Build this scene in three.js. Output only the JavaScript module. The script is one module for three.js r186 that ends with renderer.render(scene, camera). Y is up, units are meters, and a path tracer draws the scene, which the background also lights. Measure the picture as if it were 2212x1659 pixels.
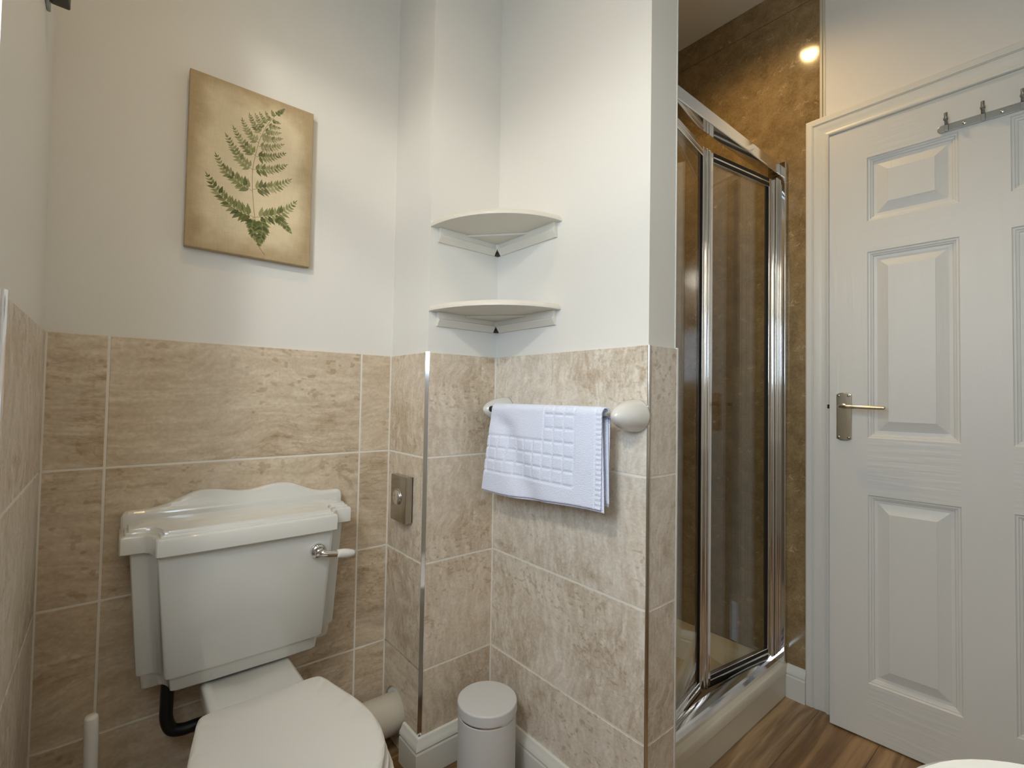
import * as THREE from 'three';
import { RectAreaLightUniformsLib } from 'three/addons/lights/RectAreaLightUniformsLib.js';
import { RoundedBoxGeometry } from 'three/addons/geometries/RoundedBoxGeometry.js';
import { mergeGeometries, mergeVertices, toCreasedNormals } from 'three/addons/utils/BufferGeometryUtils.js';

// ------------------------------------------------------------------ camera, exposure, lights
const scene = new THREE.Scene();
scene.background = new THREE.Color(0xbfd0e0);
const W = 2212, H = 1659;
const renderer = new THREE.WebGLRenderer({ antialias: true });
renderer.toneMapping = THREE.LinearToneMapping;
renderer.toneMappingExposure = 0.60;
renderer.shadowMap.enabled = true;
RectAreaLightUniformsLib.init();

const EYE = new THREE.Vector3(0, 1.06672, 0);
const camera = new THREE.PerspectiveCamera(77.1435, W / H, 0.02, 30);
{
  const yaw = 0.69391, pitch = 0.02695, roll = 0.01712;
  const f = new THREE.Vector3(Math.sin(yaw) * Math.cos(pitch), Math.sin(pitch), -Math.cos(yaw) * Math.cos(pitch));
  const r = new THREE.Vector3().crossVectors(f, new THREE.Vector3(0, 1, 0)).normalize();
  const u = new THREE.Vector3().crossVectors(r, f);
  camera.up.copy(u.multiplyScalar(Math.cos(roll)).addScaledVector(r, -Math.sin(roll)));
  camera.position.copy(EYE);
  camera.lookAt(EYE.clone().add(f));
}
scene.add(camera);

// daylight: frosted window pane in the deep window recess on the left
const PANE = { z0: -0.56, z1: 0.04, y0: 1.215, len: 0.58, tilt: 0.56 };   // bottom-hung sash, unseen; inward tilt added to send the daylight downwards
{
  const day = new THREE.RectAreaLight(new THREE.Color(0.63, 0.80, 1.0), 14, PANE.z1 - PANE.z0, PANE.len - 0.08);
  day.name = 'window_daylight';
  const sx = Math.sin(PANE.tilt), cx = Math.cos(PANE.tilt), h = PANE.len / 2;
  day.position.set(-0.62 + h * sx + 0.016 * cx, PANE.y0 + h * cx - 0.016 * sx, (PANE.z0 + PANE.z1) / 2);
  day.lookAt(day.position.x + cx, day.position.y - sx, day.position.z);
  scene.add(day);
}
// round wall lamp above the window: a small bright source that throws the crisp shadows
const GLOBE = { p: [-0.53, 2.175, -0.24], r: 0.05, i: 3.3, c: new THREE.Color(1.0, 0.95, 0.85) };
{
  const l = new THREE.PointLight(GLOBE.c, GLOBE.i, 0, 2); l.name = 'globe_lamp'; l.position.set(...GLOBE.p); l.castShadow = true; l.shadow.radius = 2.4;
  scene.add(l);
}
const WARM = new THREE.Color(1.0, 0.67, 0.29);
const SPOTS = [
  { p: [1.497, -0.789], i: 4.2, label: 'small round recessed ceiling spotlight inside the shower, above the tray' },
  { p: [0.22, -0.72], i: 1.9, label: 'small round recessed ceiling spotlight out in the room, in front of the toilet' },
];

// ------------------------------------------------------------------ measurements (metres)
const zB = -1.4472, xB = 0.6936, zF = -1.2166, xP = 0.9434, zE = -0.6447, xT = 1.0633, xL = -0.1125, zJ = -0.93, zU = -0.858;
const xW = 1.931, CEIL = 2.64, zR = 0.42, xWin = -0.62;
const ROWS = [[0.008, 0.2862], [0.2906, 0.5853], [0.5897, 0.8865], [0.8909, 1.1914]];
const TT = 0.008;            // tile thickness
const PL = 0.006;            // plaster lies this far behind the tile faces

// ------------------------------------------------------------------ random and noise
function rng(seed) { let a = seed >>> 0; return () => { a = (a + 0x6D2B79F5) | 0; let t = Math.imul(a ^ (a >>> 15), 1 | a); t = (t + Math.imul(t ^ (t >>> 7), 61 | t)) ^ t; return ((t ^ (t >>> 14)) >>> 0) / 4294967296; }; }
const TAB = new Float32Array(65536); { const r = rng(77); for (let i = 0; i < 65536; i++) TAB[i] = r(); }
function vnoise(x, y, px, py, s) {           // periodic value noise
  let xi = Math.floor(x), yi = Math.floor(y); const fx = x - xi, fy = y - yi;
  const ux = fx * fx * (3 - 2 * fx), uy = fy * fy * (3 - 2 * fy);
  const x0 = ((xi % px) + px) % px, x1 = (x0 + 1) % px, y0 = ((yi % py) + py) % py, y1 = (y0 + 1) % py;
  const h = (a, b) => TAB[(a * 157 + b * 3571 + s * 7919 + ((a * b) % 251) * 13) & 65535];
  const a = h(x0, y0), b = h(x1, y0), c = h(x0, y1), d = h(x1, y1);
  return a + (b - a) * ux + (c - a) * uy + (a - b - c + d) * ux * uy;
}
function fbm(u, v, fx, fy, oct, s) { let t = 0, a = 0.5, n = 0; for (let o = 0; o < oct; o++) { t += a * vnoise(u * fx, v * fy, fx, fy, s + o); n += a; a *= 0.5; fx *= 2; fy *= 2; } return t / n; }
const sstep = (a, b, x) => { const t = Math.min(1, Math.max(0, (x - a) / (b - a))); return t * t * (3 - 2 * t); };
const lerp = (a, b, t) => a + (b - a) * t;

function dataTex(w, h, fn, srgb, rep = 1) {
  const d = new Uint8Array(w * h * 4);
  for (let y = 0; y < h; y++) for (let x = 0; x < w; x++) {
    const c = fn(x / w, y / h), k = (y * w + x) * 4;
    d[k] = c[0]; d[k + 1] = c[1]; d[k + 2] = c[2]; d[k + 3] = 255;
  }
  const t = new THREE.DataTexture(d, w, h);
  t.wrapS = t.wrapT = THREE.RepeatWrapping; t.magFilter = THREE.LinearFilter; t.minFilter = THREE.LinearMipmapLinearFilter; t.generateMipmaps = true;
  if (srgb) t.colorSpace = THREE.SRGBColorSpace;
  t.repeat.set(rep, rep); t.needsUpdate = true; return t;
}

// stone-look tile: 1.6 m of pattern, grain along u
function stoneColor(u, v) {
  const wx = fbm(u, v, 5, 9, 3, 11) - 0.5, wy = fbm(u, v, 6, 10, 3, 31) - 0.5;
  const U = u + wx * 0.05, V = v + wy * 0.05;
  const big = fbm(U, V, 5, 12, 3, 3);
  const mid = fbm(U, V, 30, 90, 4, 5);
  const str = fbm(U, V, 18, 210, 3, 13);
  const fine = fbm(U, V, 150, 300, 3, 7);
  const vein = 1 - Math.abs(2 * fbm(U, V, 34, 110, 4, 9) - 1);
  const zone = sstep(0.44, 0.66, big);
  let d = 0.30 + (big - 0.5) * 0.55 + (mid - 0.5) * (0.55 + 0.55 * zone) + (str - 0.5) * 0.55 + (fine - 0.5) * 0.45;
  d += sstep(0.86, 0.99, vein) * zone * 0.34;
  const pit = sstep(0.66, 0.78, fbm(u, v, 90, 130, 2, 15)) * sstep(0.52, 0.68, fbm(u, v, 8, 12, 2, 19));
  d += pit * 0.5;
  d = Math.max(-0.1, Math.min(1.15, d));
  const g = (fbm(u, v, 340, 340, 1, 23) - 0.5) * 12;
  return [lerp(228, 184, d) + g, lerp(220, 168, d) + g, lerp(208, 146, d) + g];
}
const stoneTex = dataTex(2048, 2048, stoneColor, true, 1 / 1.6);
const stoneBump = dataTex(1024, 1024, (u, v) => { const n = fbm(u, v, 30, 60, 5, 5) * 255; return [n, n, n]; }, false, 1 / 1.6);
const tileMat = new THREE.MeshPhysicalMaterial({ map: stoneTex, roughness: 0.42, bumpMap: stoneBump, bumpScale: 0.0005 });
const tileWarm = tileMat.clone(); tileWarm.color = new THREE.Color(0.90, 0.83, 0.72);       // browner back wall tiles, the tint also making up for the light
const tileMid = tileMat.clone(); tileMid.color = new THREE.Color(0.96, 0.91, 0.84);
const groutMat = new THREE.MeshStandardMaterial({ color: new THREE.Color(0xe9e4da), roughness: 0.95 });
const plasterBump = dataTex(512, 512, (u, v) => { const n = (0.6 * fbm(u, v, 90, 90, 2, 2) + 0.4 * fbm(u, v, 12, 12, 2, 4)) * 255; return [n, n, n]; }, false, 1.6);
const plaster = new THREE.MeshStandardMaterial({ color: new THREE.Color(0xe6e4de), roughness: 0.88, bumpMap: plasterBump, bumpScale: 0.00022 });
const ceilMat = new THREE.MeshStandardMaterial({ color: new THREE.Color(0xe2ded2), roughness: 0.9 });
const gloss = new THREE.MeshPhysicalMaterial({ color: new THREE.Color(0xdcdcd6), roughness: 0.42 });     // painted woodwork
const ceramic = new THREE.MeshPhysicalMaterial({ color: new THREE.Color(0xdcdcd6), roughness: 0.16, clearcoat: 0.6, clearcoatRoughness: 0.05 });
const chrome = new THREE.MeshStandardMaterial({ color: new THREE.Color(0.78, 0.78, 0.79), metalness: 1, roughness: 0.1 });
const satin = new THREE.MeshStandardMaterial({ color: new THREE.Color(0.62, 0.60, 0.56), metalness: 1, roughness: 0.2 });
const steel = new THREE.MeshStandardMaterial({ color: new THREE.Color(0.36, 0.38, 0.39), metalness: 1, roughness: 0.32 });
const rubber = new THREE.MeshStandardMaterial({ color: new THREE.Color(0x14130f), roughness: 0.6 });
const blackPlastic = new THREE.MeshStandardMaterial({ color: new THREE.Color(0x0d0c0b), roughness: 0.45 });
const whitePlastic = new THREE.MeshPhysicalMaterial({ color: new THREE.Color(0xdedcd6), roughness: 0.35 });
const greyPlastic = new THREE.MeshPhysicalMaterial({ color: new THREE.Color(0xc9c2b4), roughness: 0.4 });

// ------------------------------------------------------------------ helpers
const used = {};
function numbered(n) { used[n] = (used[n] ?? -1) + 1; return used[n] ? `${n}_${String(used[n]).padStart(3, '0')}` : n; }
function mesh(name, g, m, parent = scene) {
  const o = new THREE.Mesh(g, m); o.castShadow = o.receiveShadow = true;
  o.name = parent === scene ? numbered(name) : name;
  parent.add(o); return o;
}
function grp(name, pos = [0, 0, 0], parent = scene) { const o = new THREE.Group(); o.name = parent === scene ? numbered(name) : name; o.position.set(...pos); parent.add(o); return o; }
function tag(o, label, category, group) { o.userData.label = label; o.userData.category = category; if (group) o.userData.group = group; return o; }
function struct(o) { o.userData.kind = 'structure'; return o; }
function nonIdx(pos, uv) {
  const g = new THREE.BufferGeometry();
  g.setAttribute('position', new THREE.Float32BufferAttribute(pos, 3));
  if (!uv) { uv = []; for (let i = 0; i < pos.length / 3; i++) uv.push(pos[i * 3] + pos[i * 3 + 2] * 0.7, pos[i * 3 + 1]); }
  g.setAttribute('uv', new THREE.Float32BufferAttribute(uv, 2));
  g.computeVertexNormals(); return g;
}
function orient(g) {                                   // make a closed surface face outward
  const p = g.attributes.position; let v = 0; const a = new THREE.Vector3(), b = new THREE.Vector3(), c = new THREE.Vector3();
  const gi = g.index ? g.toNonIndexed() : g; const q = gi.attributes.position;
  for (let i = 0; i < q.count; i += 3) { a.fromBufferAttribute(q, i); b.fromBufferAttribute(q, i + 1); c.fromBufferAttribute(q, i + 2); v += a.dot(b.cross(c)); }
  if (v < 0) {
    const P = q.array, U = gi.attributes.uv.array;
    for (let i = 0; i < q.count; i += 3) {
      for (let k = 0; k < 3; k++) { const t = P[(i + 1) * 3 + k]; P[(i + 1) * 3 + k] = P[(i + 2) * 3 + k]; P[(i + 2) * 3 + k] = t; }
      for (let k = 0; k < 2; k++) { const t = U[(i + 1) * 2 + k]; U[(i + 1) * 2 + k] = U[(i + 2) * 2 + k]; U[(i + 2) * 2 + k] = t; }
    }
  }
  gi.computeVertexNormals(); return gi;
}
// closed rings of equal length joined into a solid; flat caps
function loft(rings, crease = 0.7, caps = [true, true]) {
  const pos = [], n = rings[0].length;
  const tri = (a, b, c) => pos.push(...a, ...b, ...c);
  for (let i = 0; i + 1 < rings.length; i++) for (let j = 0; j < n; j++) {
    const k = (j + 1) % n, A = rings[i][j], B = rings[i][k], C = rings[i + 1][k], D = rings[i + 1][j];
    tri(A, B, C); tri(A, C, D);
  }
  const cap = (r, flip) => {
    const pts = r.map((p) => new THREE.Vector2(p[0], p[2]));
    for (const [a, b, c] of THREE.ShapeUtils.triangulateShape(pts, [])) flip ? tri(r[a], r[c], r[b]) : tri(r[a], r[b], r[c]);
  };
  // the caps must agree with the sides
  let area = 0; const r0 = rings[0]; for (let j = 0; j < n; j++) { const k = (j + 1) % n; area += r0[j][0] * r0[k][2] - r0[k][0] * r0[j][2]; }
  const ccw = area > 0;
  const flipOf = (r, first) => { const t = THREE.ShapeUtils.triangulateShape(r.map((p) => new THREE.Vector2(p[0], p[2])), []); const [a, b, c] = t[0]; const s = (r[b][0] - r[a][0]) * (r[c][2] - r[a][2]) - (r[c][0] - r[a][0]) * (r[b][2] - r[a][2]); return (s > 0) === ccw ? first : !first; };
  if (caps[0]) cap(rings[0], flipOf(rings[0], true));
  if (caps[1]) cap(rings[rings.length - 1], flipOf(rings[rings.length - 1], false));
  return toCreasedNormals(orient(nonIdx(pos)), crease);
}
function box(x0, x1, y0, y1, z0, z1) {                 // uv in metres on every face
  const g = new THREE.BoxGeometry(x1 - x0, y1 - y0, z1 - z0).toNonIndexed();
  g.translate((x0 + x1) / 2, (y0 + y1) / 2, (z0 + z1) / 2);
  const p = g.attributes.position, nn = g.attributes.normal, uv = g.attributes.uv;
  for (let i = 0; i < p.count; i++) {
    const ax = Math.abs(nn.getX(i)), ay = Math.abs(nn.getY(i));
    if (ax > 0.5) uv.setXY(i, p.getZ(i), p.getY(i)); else if (ay > 0.5) uv.setXY(i, p.getX(i), p.getZ(i)); else uv.setXY(i, p.getX(i), p.getY(i));
  }
  return g;
}
function rbox(x0, x1, y0, y1, z0, z1, r = 0.002, s = 2) { const g = new RoundedBoxGeometry(x1 - x0, y1 - y0, z1 - z0, s, r); g.translate((x0 + x1) / 2, (y0 + y1) / 2, (z0 + z1) / 2); return g; }
// slab with chamfered front edges, in its own XY plane, front at z = 0
function slab(w, h, t, b, off = [0, 0], turn = false) {
  const F = [[-w / 2 + b, -h / 2 + b, 0], [w / 2 - b, -h / 2 + b, 0], [w / 2 - b, h / 2 - b, 0], [-w / 2 + b, h / 2 - b, 0]];
  const E = [[-w / 2, -h / 2, -b], [w / 2, -h / 2, -b], [w / 2, h / 2, -b], [-w / 2, h / 2, -b]];
  const K = E.map((p) => [p[0], p[1], -t]);
  const pos = [], uv = [], q = (a, b2, c, d) => { for (const p of [a, b2, c, a, c, d]) { pos.push(...p); const x = p[0] + off[0], y = p[1] + off[1] + p[2]; turn ? uv.push(y * 1.9, x * 0.95) : uv.push(x, y); } };
  q(F[0], F[1], F[2], F[3]);
  for (let i = 0; i < 4; i++) { const j = (i + 1) % 4; q(E[i], E[j], F[j], F[i]); q(K[i], K[j], E[j], E[i]); }
  q(K[3], K[2], K[1], K[0]);
  return nonIdx(pos, uv);
}
// outline [[x, z], ...] pushed up from y0 to y1
function vext(pts, y0, y1, bevel = 0, holes = []) {
  const s = new THREE.Shape(pts.map(([x, z]) => new THREE.Vector2(x, -z)));
  const g = new THREE.ExtrudeGeometry(s, { depth: y1 - y0 - 2 * bevel, bevelEnabled: bevel > 0, bevelSize: bevel, bevelThickness: bevel, bevelSegments: 3, bevelOffset: -bevel, curveSegments: 16 });
  g.rotateX(-Math.PI / 2); g.translate(0, y0 + bevel, 0); return g;
}
// profile [[a, b], ...] swept along a path: a sideways (mitred), b along n
function sweep(path, prof, n, crease = 0.5) {
  const P = path.map((p) => new THREE.Vector3(...p)), N = new THREE.Vector3(...n), rows = [];
  const lat = P.slice(1).map((p, i) => new THREE.Vector3().subVectors(p, P[i]).normalize().cross(N).normalize());
  P.forEach((p, i) => {
    const a = lat[Math.max(0, i - 1)], b = lat[Math.min(lat.length - 1, i)];
    const m = a.clone().add(b).multiplyScalar(1 / (1 + a.dot(b)));
    rows.push(prof.map(([s, t]) => p.clone().addScaledVector(m, s).addScaledVector(N, t).toArray()));
  });
  const pos = [], k = prof.length, tri = (a, b, c) => pos.push(...a, ...b, ...c);
  for (let i = 0; i + 1 < rows.length; i++) for (let j = 0; j < k; j++) { const l = (j + 1) % k; tri(rows[i][j], rows[i][l], rows[i + 1][l]); tri(rows[i][j], rows[i + 1][l], rows[i + 1][j]); }
  const T = THREE.ShapeUtils.triangulateShape(prof.map(([a, b]) => new THREE.Vector2(a, b)), []);
  let ar = 0; prof.forEach((p, j) => { const q = prof[(j + 1) % k]; ar += p[0] * q[1] - q[0] * p[1]; });
  for (const [a, b, c] of T) {
    const s = (prof[b][0] - prof[a][0]) * (prof[c][1] - prof[a][1]) - (prof[c][0] - prof[a][0]) * (prof[b][1] - prof[a][1]);
    const same = (s > 0) === (ar > 0), r0 = rows[0], r1 = rows[rows.length - 1];
    same ? (tri(r0[a], r0[c], r0[b]), tri(r1[a], r1[b], r1[c])) : (tri(r0[a], r0[b], r0[c]), tri(r1[a], r1[c], r1[b]));
  }
  return toCreasedNormals(orient(nonIdx(pos)), crease);
}
function tube(pts, r, seg = 40, rad = 14) { return new THREE.TubeGeometry(new THREE.CatmullRomCurve3(pts.map((p) => new THREE.Vector3(...p)), false, 'centripetal'), seg, r, rad, false); }
function lathe(pts, seg = 48) { return new THREE.LatheGeometry(pts.map(([r, y]) => new THREE.Vector2(Math.max(r, 1e-5), y)), seg); }
function cyl(r, h, axis, at, seg = 24) { const g = new THREE.CylinderGeometry(r, r, h, seg); if (axis === 'x') g.rotateZ(Math.PI / 2); if (axis === 'z') g.rotateX(Math.PI / 2); g.translate(...at); return g; }
function smoothIdx(g) { return g; }

// ------------------------------------------------------------------ room shell
const wallBack = struct(mesh('wall_back', box(-0.9, 2.1, 0, CEIL, -1.66, zB - PL), plaster));
const wallPier = struct(mesh('wall_left', mergeGeometries([box(-0.9, xL - PL, 0, 1.19, zB - PL, zJ - PL), box(-0.9, xL - PL, 1.19, CEIL, zB - PL, zU)]), plaster));
const wallBox = struct(mesh('wall_boxing', box(xB + PL, xT - PL, 0, CEIL, zB - PL, zF - PL), plaster));
const wallPart = struct(mesh('wall_partition', box(xP + PL, xT - PL, 0, CEIL, zF - PL, zE - PL), plaster));
const wallRight = struct(mesh('wall_right', mergeGeometries([
  box(xW, xW + 0.12, 0, CEIL, zB - PL, -0.590), box(xW, xW + 0.12, 0, CEIL, 0.215, zR), box(xW, xW + 0.12, 2.005, CEIL, -0.590, 0.215)]), plaster));
const wallFront = struct(mesh('wall_front', box(-0.9, 2.1, 0, CEIL, zR, zR + 0.12), plaster));
// deep window recess: outer wall with its opening, lintel above
const wallWin = struct(mesh('wall_window', mergeGeometries([
  box(xWin - 0.2, -0.30, 0, 1.19, zJ - PL, zR), box(xWin - 0.2, xWin, 1.84, CEIL, zJ - PL, zR),
  box(xWin - 0.2, xWin, 1.19, 1.84, zJ - PL, PANE.z0 - 0.04), box(xWin - 0.2, xWin, 1.19, 1.84, PANE.z1 + 0.04, zR)]), plaster));
struct(mesh('wall_lintel', box(xL - PL - 0.03, xL - PL, 2.10, CEIL, zU, zR), plaster));
struct(mesh('ceiling', box(-0.9, 2.1, CEIL, CEIL + 0.15, -1.66, zR + 0.12), ceilMat));

// window (lights the room from outside the frame)
{
  const w = struct(grp('window_1', [xWin, 1.19, (PANE.z0 + PANE.z1) / 2]));
  const hz = (PANE.z1 - PANE.z0) / 2 + 0.04, h = 0.65, fr = 0.025;
  mesh('window_frame', mergeGeometries([box(-0.12, -0.06, 0, fr, -hz, hz), box(-0.12, -0.06, h - fr, h, -hz, hz), box(-0.12, -0.06, fr, h - fr, -hz, -hz + 0.03), box(-0.12, -0.06, fr, h - fr, hz - 0.03, hz)]), gloss, w);
  const sash = grp('sash', [0, PANE.y0 - 1.19, 0], w); sash.rotation.z = -PANE.tilt;
  const a = hz - 0.04, L = PANE.len;
  mesh('sash_frame', mergeGeometries([box(-0.02, 0.012, 0, 0.04, -a, a), box(-0.02, 0.012, L - 0.04, L, -a, a), box(-0.02, 0.012, 0.04, L - 0.04, -a, -a + 0.04), box(-0.02, 0.012, 0.04, L - 0.04, a - 0.04, a)]), gloss, sash);
  mesh('glass', box(-0.008, 0.002, 0.04, L - 0.04, -a + 0.04, a - 0.04), new THREE.MeshStandardMaterial({ color: new THREE.Color(0xd8dee2), roughness: 0.6, emissive: new THREE.Color(0.63, 0.80, 1.0), emissiveIntensity: 5 }), sash);
}
{ // unseen bar added across the recess to shade a band of wall
  tag(mesh('shadow_bar', cyl(0.017, zR - zU, 'z', [-0.18, 1.988, (zR + zU) / 2], 20), gloss), 'added white bar across the window recess, unseen, shading a band of the back wall', 'added bar');
}
{ // the round wall lamp itself
  const g = tag(grp('wall_lamp', [xWin, 2.175, -0.24]), 'round white glass wall lamp above the window, outside the photo', 'wall lamp');
  const b = lathe([[0, 0.016], [0.03, 0.016], [0.036, 0.012], [0.038, 0.0005], [0, 0.0005]], 32); b.rotateZ(-Math.PI / 2); mesh('base', mergeGeometries([b, cyl(0.008, 0.034, 'x', [0.03, 0, 0], 16)]), chrome, g);
  mesh('globe', new THREE.SphereGeometry(GLOBE.r - 0.002, 32, 20).translate(GLOBE.p[0] - xWin, 0, 0), new THREE.MeshStandardMaterial({ color: 0xf4f0e6, roughness: 0.3, emissive: GLOBE.c, emissiveIntensity: 6 }), g);
}

// tiles: every one its own piece, in a grout bed
const tr = rng(5);
function tileWall(parent, cols, axis, face, sign, rows = ROWS, turn = false, mat = tileMat) {
  let lo = 1e9, hi = -1e9;
  for (const [a, b] of cols) {
    lo = Math.min(lo, a); hi = Math.max(hi, b);
    for (const [y0, y1] of rows) {
      const off = [tr() * 1.6, tr() * 1.6];
      const g = slab(b - a, y1 - y0, TT, 0.0012, off, turn);
      const m = mesh('tile', g, mat, parent);
      if (axis === 'z') { m.position.set((a + b) / 2, (y0 + y1) / 2, face); }
      else { m.rotation.y = sign < 0 ? -Math.PI / 2 : Math.PI / 2; m.position.set(face, (y0 + y1) / 2, (a + b) / 2); }
    }
  }
  const y0 = rows[0][0], y1 = rows[rows.length - 1][1] - 0.001, d0 = 0.0009, d1 = PL;
  if (axis === 'z') mesh('grout', box(lo, hi, y0, y1, face - d1, face - d0), groutMat, parent);
  else mesh('grout', sign < 0 ? box(face + d0, face + d1, y0, y1, lo, hi) : box(face - d1, face - d0, y0, y1, lo, hi), groutMat, parent);
}
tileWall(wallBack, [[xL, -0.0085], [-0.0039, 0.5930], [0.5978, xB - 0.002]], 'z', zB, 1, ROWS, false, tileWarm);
tileWall(wallPier, [[zB + 0.002, zJ - 0.004]], 'x', xL, 1, ROWS, true);
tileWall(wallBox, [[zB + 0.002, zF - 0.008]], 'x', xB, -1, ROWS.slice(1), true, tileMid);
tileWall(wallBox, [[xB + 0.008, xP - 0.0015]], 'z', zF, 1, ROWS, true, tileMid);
tileWall(wallPart, [[zF + 0.0015, zE - 0.004]], 'x', xP, -1, ROWS, true);
tileWall(wallPart, [[xP + 0.007, xT - 0.005]], 'z', zE, 1, ROWS, true);
for (const [a, b] of [[-0.298, -0.0077], [-0.0047, 0.594], [0.597, 1.196], [1.199, 1.9]]) for (const [y0, y1] of ROWS) {
  const m = mesh('tile', slab(b - a, y1 - y0, TT, 0.0012, [tr() * 1.6, tr() * 1.6]), tileMat, wallFront); m.rotation.y = Math.PI; m.position.set((a + b) / 2, (y0 + y1) / 2, zR - TT);
}
{ // bottom tile of the boxing with a cut-out for the soil pipe
  const y0 = 0.008, y1 = 0.2862, s = new THREE.Shape([[zB + 0.002, y0], [zF - 0.008, y0], [zF - 0.008, y1], [zB + 0.002, y1]].map(([z, y]) => new THREE.Vector2(z, y)));
  const hole = new THREE.Path(); hole.absellipse(-1.366, 0.104, 0.067, 0.07, 0, Math.PI * 2); s.holes.push(hole);
  const g = new THREE.ExtrudeGeometry(s, { depth: TT, bevelEnabled: false, curveSegments: 24 }); g.rotateY(-Math.PI / 2); g.translate(xB + TT, 0, 0);
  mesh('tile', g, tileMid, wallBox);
}
// grout in the inner corners
mesh('grout', mergeGeometries([box(xL, xL + 0.003, 0.008, 1.190, zB, zB + 0.003), box(xB - 0.0035, xB, 0.008, 1.190, zB, zB + 0.0035)]), groutMat, wallBack);
mesh('grout', box(xP - 0.0035, xP, 0.108, 1.190, zF, zF + 0.0035), groutMat, wallPart);
// edge trims
function quarter(cx, cz, sx, sz, r, y0, y1) { const p = [[cx, cz]]; for (let i = 0; i <= 8; i++) { const a = (i / 8) * Math.PI / 2; p.push([cx + sx * r * Math.cos(a), cz + sz * r * Math.sin(a)]); } return vext(p, y0, y1); }
struct(mesh('trim_1', vext([[xB + 0.009, zF - 0.009], [xB - 0.0004, zF - 0.009], [xB - 0.0004, zF - 0.0078], [xB + 0.0078, zF + 0.0004], [xB + 0.009, zF + 0.0004]], 0.105, 1.1935), chrome));
struct(mesh('trim_2', mergeGeometries([quarter(xP + 0.0055, zE - 0.0045, -1, 1, 0.0058, 0.008, 1.1914)]), satin));
struct(mesh('trim_3', quarter(xL - 0.009, zJ - 0.009, 1, 1, 0.0105, 0.008, 1.2), chrome));
struct(mesh('white_strip_8', box(xT - PL, xT - PL + 0.0025, 1.1936, CEIL, zE - 0.03, zE - PL + 0.0018), whitePlastic));  // thin white strip up the corner above the tile edge
struct(mesh('trim_4', rbox(xT - 0.005, xT + 0.0015, 0.008, 1.1935, zE - 0.009, zE + 0.001, 0.001), whitePlastic));

// floor of wood-look planks
{
  const woodTex = dataTex(1024, 1024, (u, v) => {
    const w = fbm(u, v, 3, 10, 3, 41) - 0.5, a = fbm(u, v + w * 0.05, 3, 46, 5, 43), b = fbm(u, v, 9, 190, 3, 47), k = fbm(u, v, 4, 5, 3, 49);
    const t = Math.max(0, Math.min(1, sstep(0.3, 0.7, a) * 0.65 + (b - 0.5) * 0.5 + (k - 0.5) * 0.7 + 0.2));
    return [lerp(196, 126, t), lerp(167, 99, t), lerp(128, 68, t)];
  }, true, 1 / 1.1);
  const floor = struct(mesh('floor', box(-0.9, 2.1, -0.15, -0.012, -1.66, zR + 0.12), new THREE.MeshStandardMaterial({ color: 0x3a2a1c, roughness: 0.9 })));
  const r = rng(9);
  const mats = [0xffffff, 0xe9e4dc, 0xd4ccc0].map((c) => new THREE.MeshPhysicalMaterial({ map: woodTex, color: new THREE.Color(c), roughness: 0.42 }));
  const pw = 0.178; let row = 0;
  for (let z = -1.50; z < zR; z += pw, row++) {
    const cut = 0.1 + r() * 1.5;
    for (const [a, b] of [[-0.75, cut], [cut, 2.02]]) {
      const l = b - a - 0.0006, ww = Math.min(pw - 0.0006, zR - z - 0.001);
      const g = slab(l, ww, 0.012, 0.0006, [r() * 3, r() * 3]); g.rotateX(-Math.PI / 2);
      const m = mesh('plank', g, mats[Math.floor(r() * 3)], floor); m.position.set((a + b) / 2, 0, z + ww / 2);
    }
  }
}

// skirting boards
const skirtProf = [[0, 0], [0.018, 0], [0.018, 0.070], [0.0155, 0.074], [0.0155, 0.0765], [0.0175, 0.080], [0.0165, 0.088], [0.0125, 0.094], [0.0095, 0.100], [0.007, 0.106], [0.004, 0.1075], [0, 0.1075]];
struct(mesh('baseboard_boxing', sweep([[xB, 0, -1.300], [xB, 0, zF], [xP, 0, zF], [xP, 0, zE - 0.002]], skirtProf, [0, 1, 0]), gloss));
struct(mesh('baseboard_right', sweep([[xW - 0.004, 0, -0.716], [xW - 0.004, 0, -0.6535]], skirtProf.map(([a, b]) => [a, b * 1.08]), [0, 1, 0]), gloss));

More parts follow.
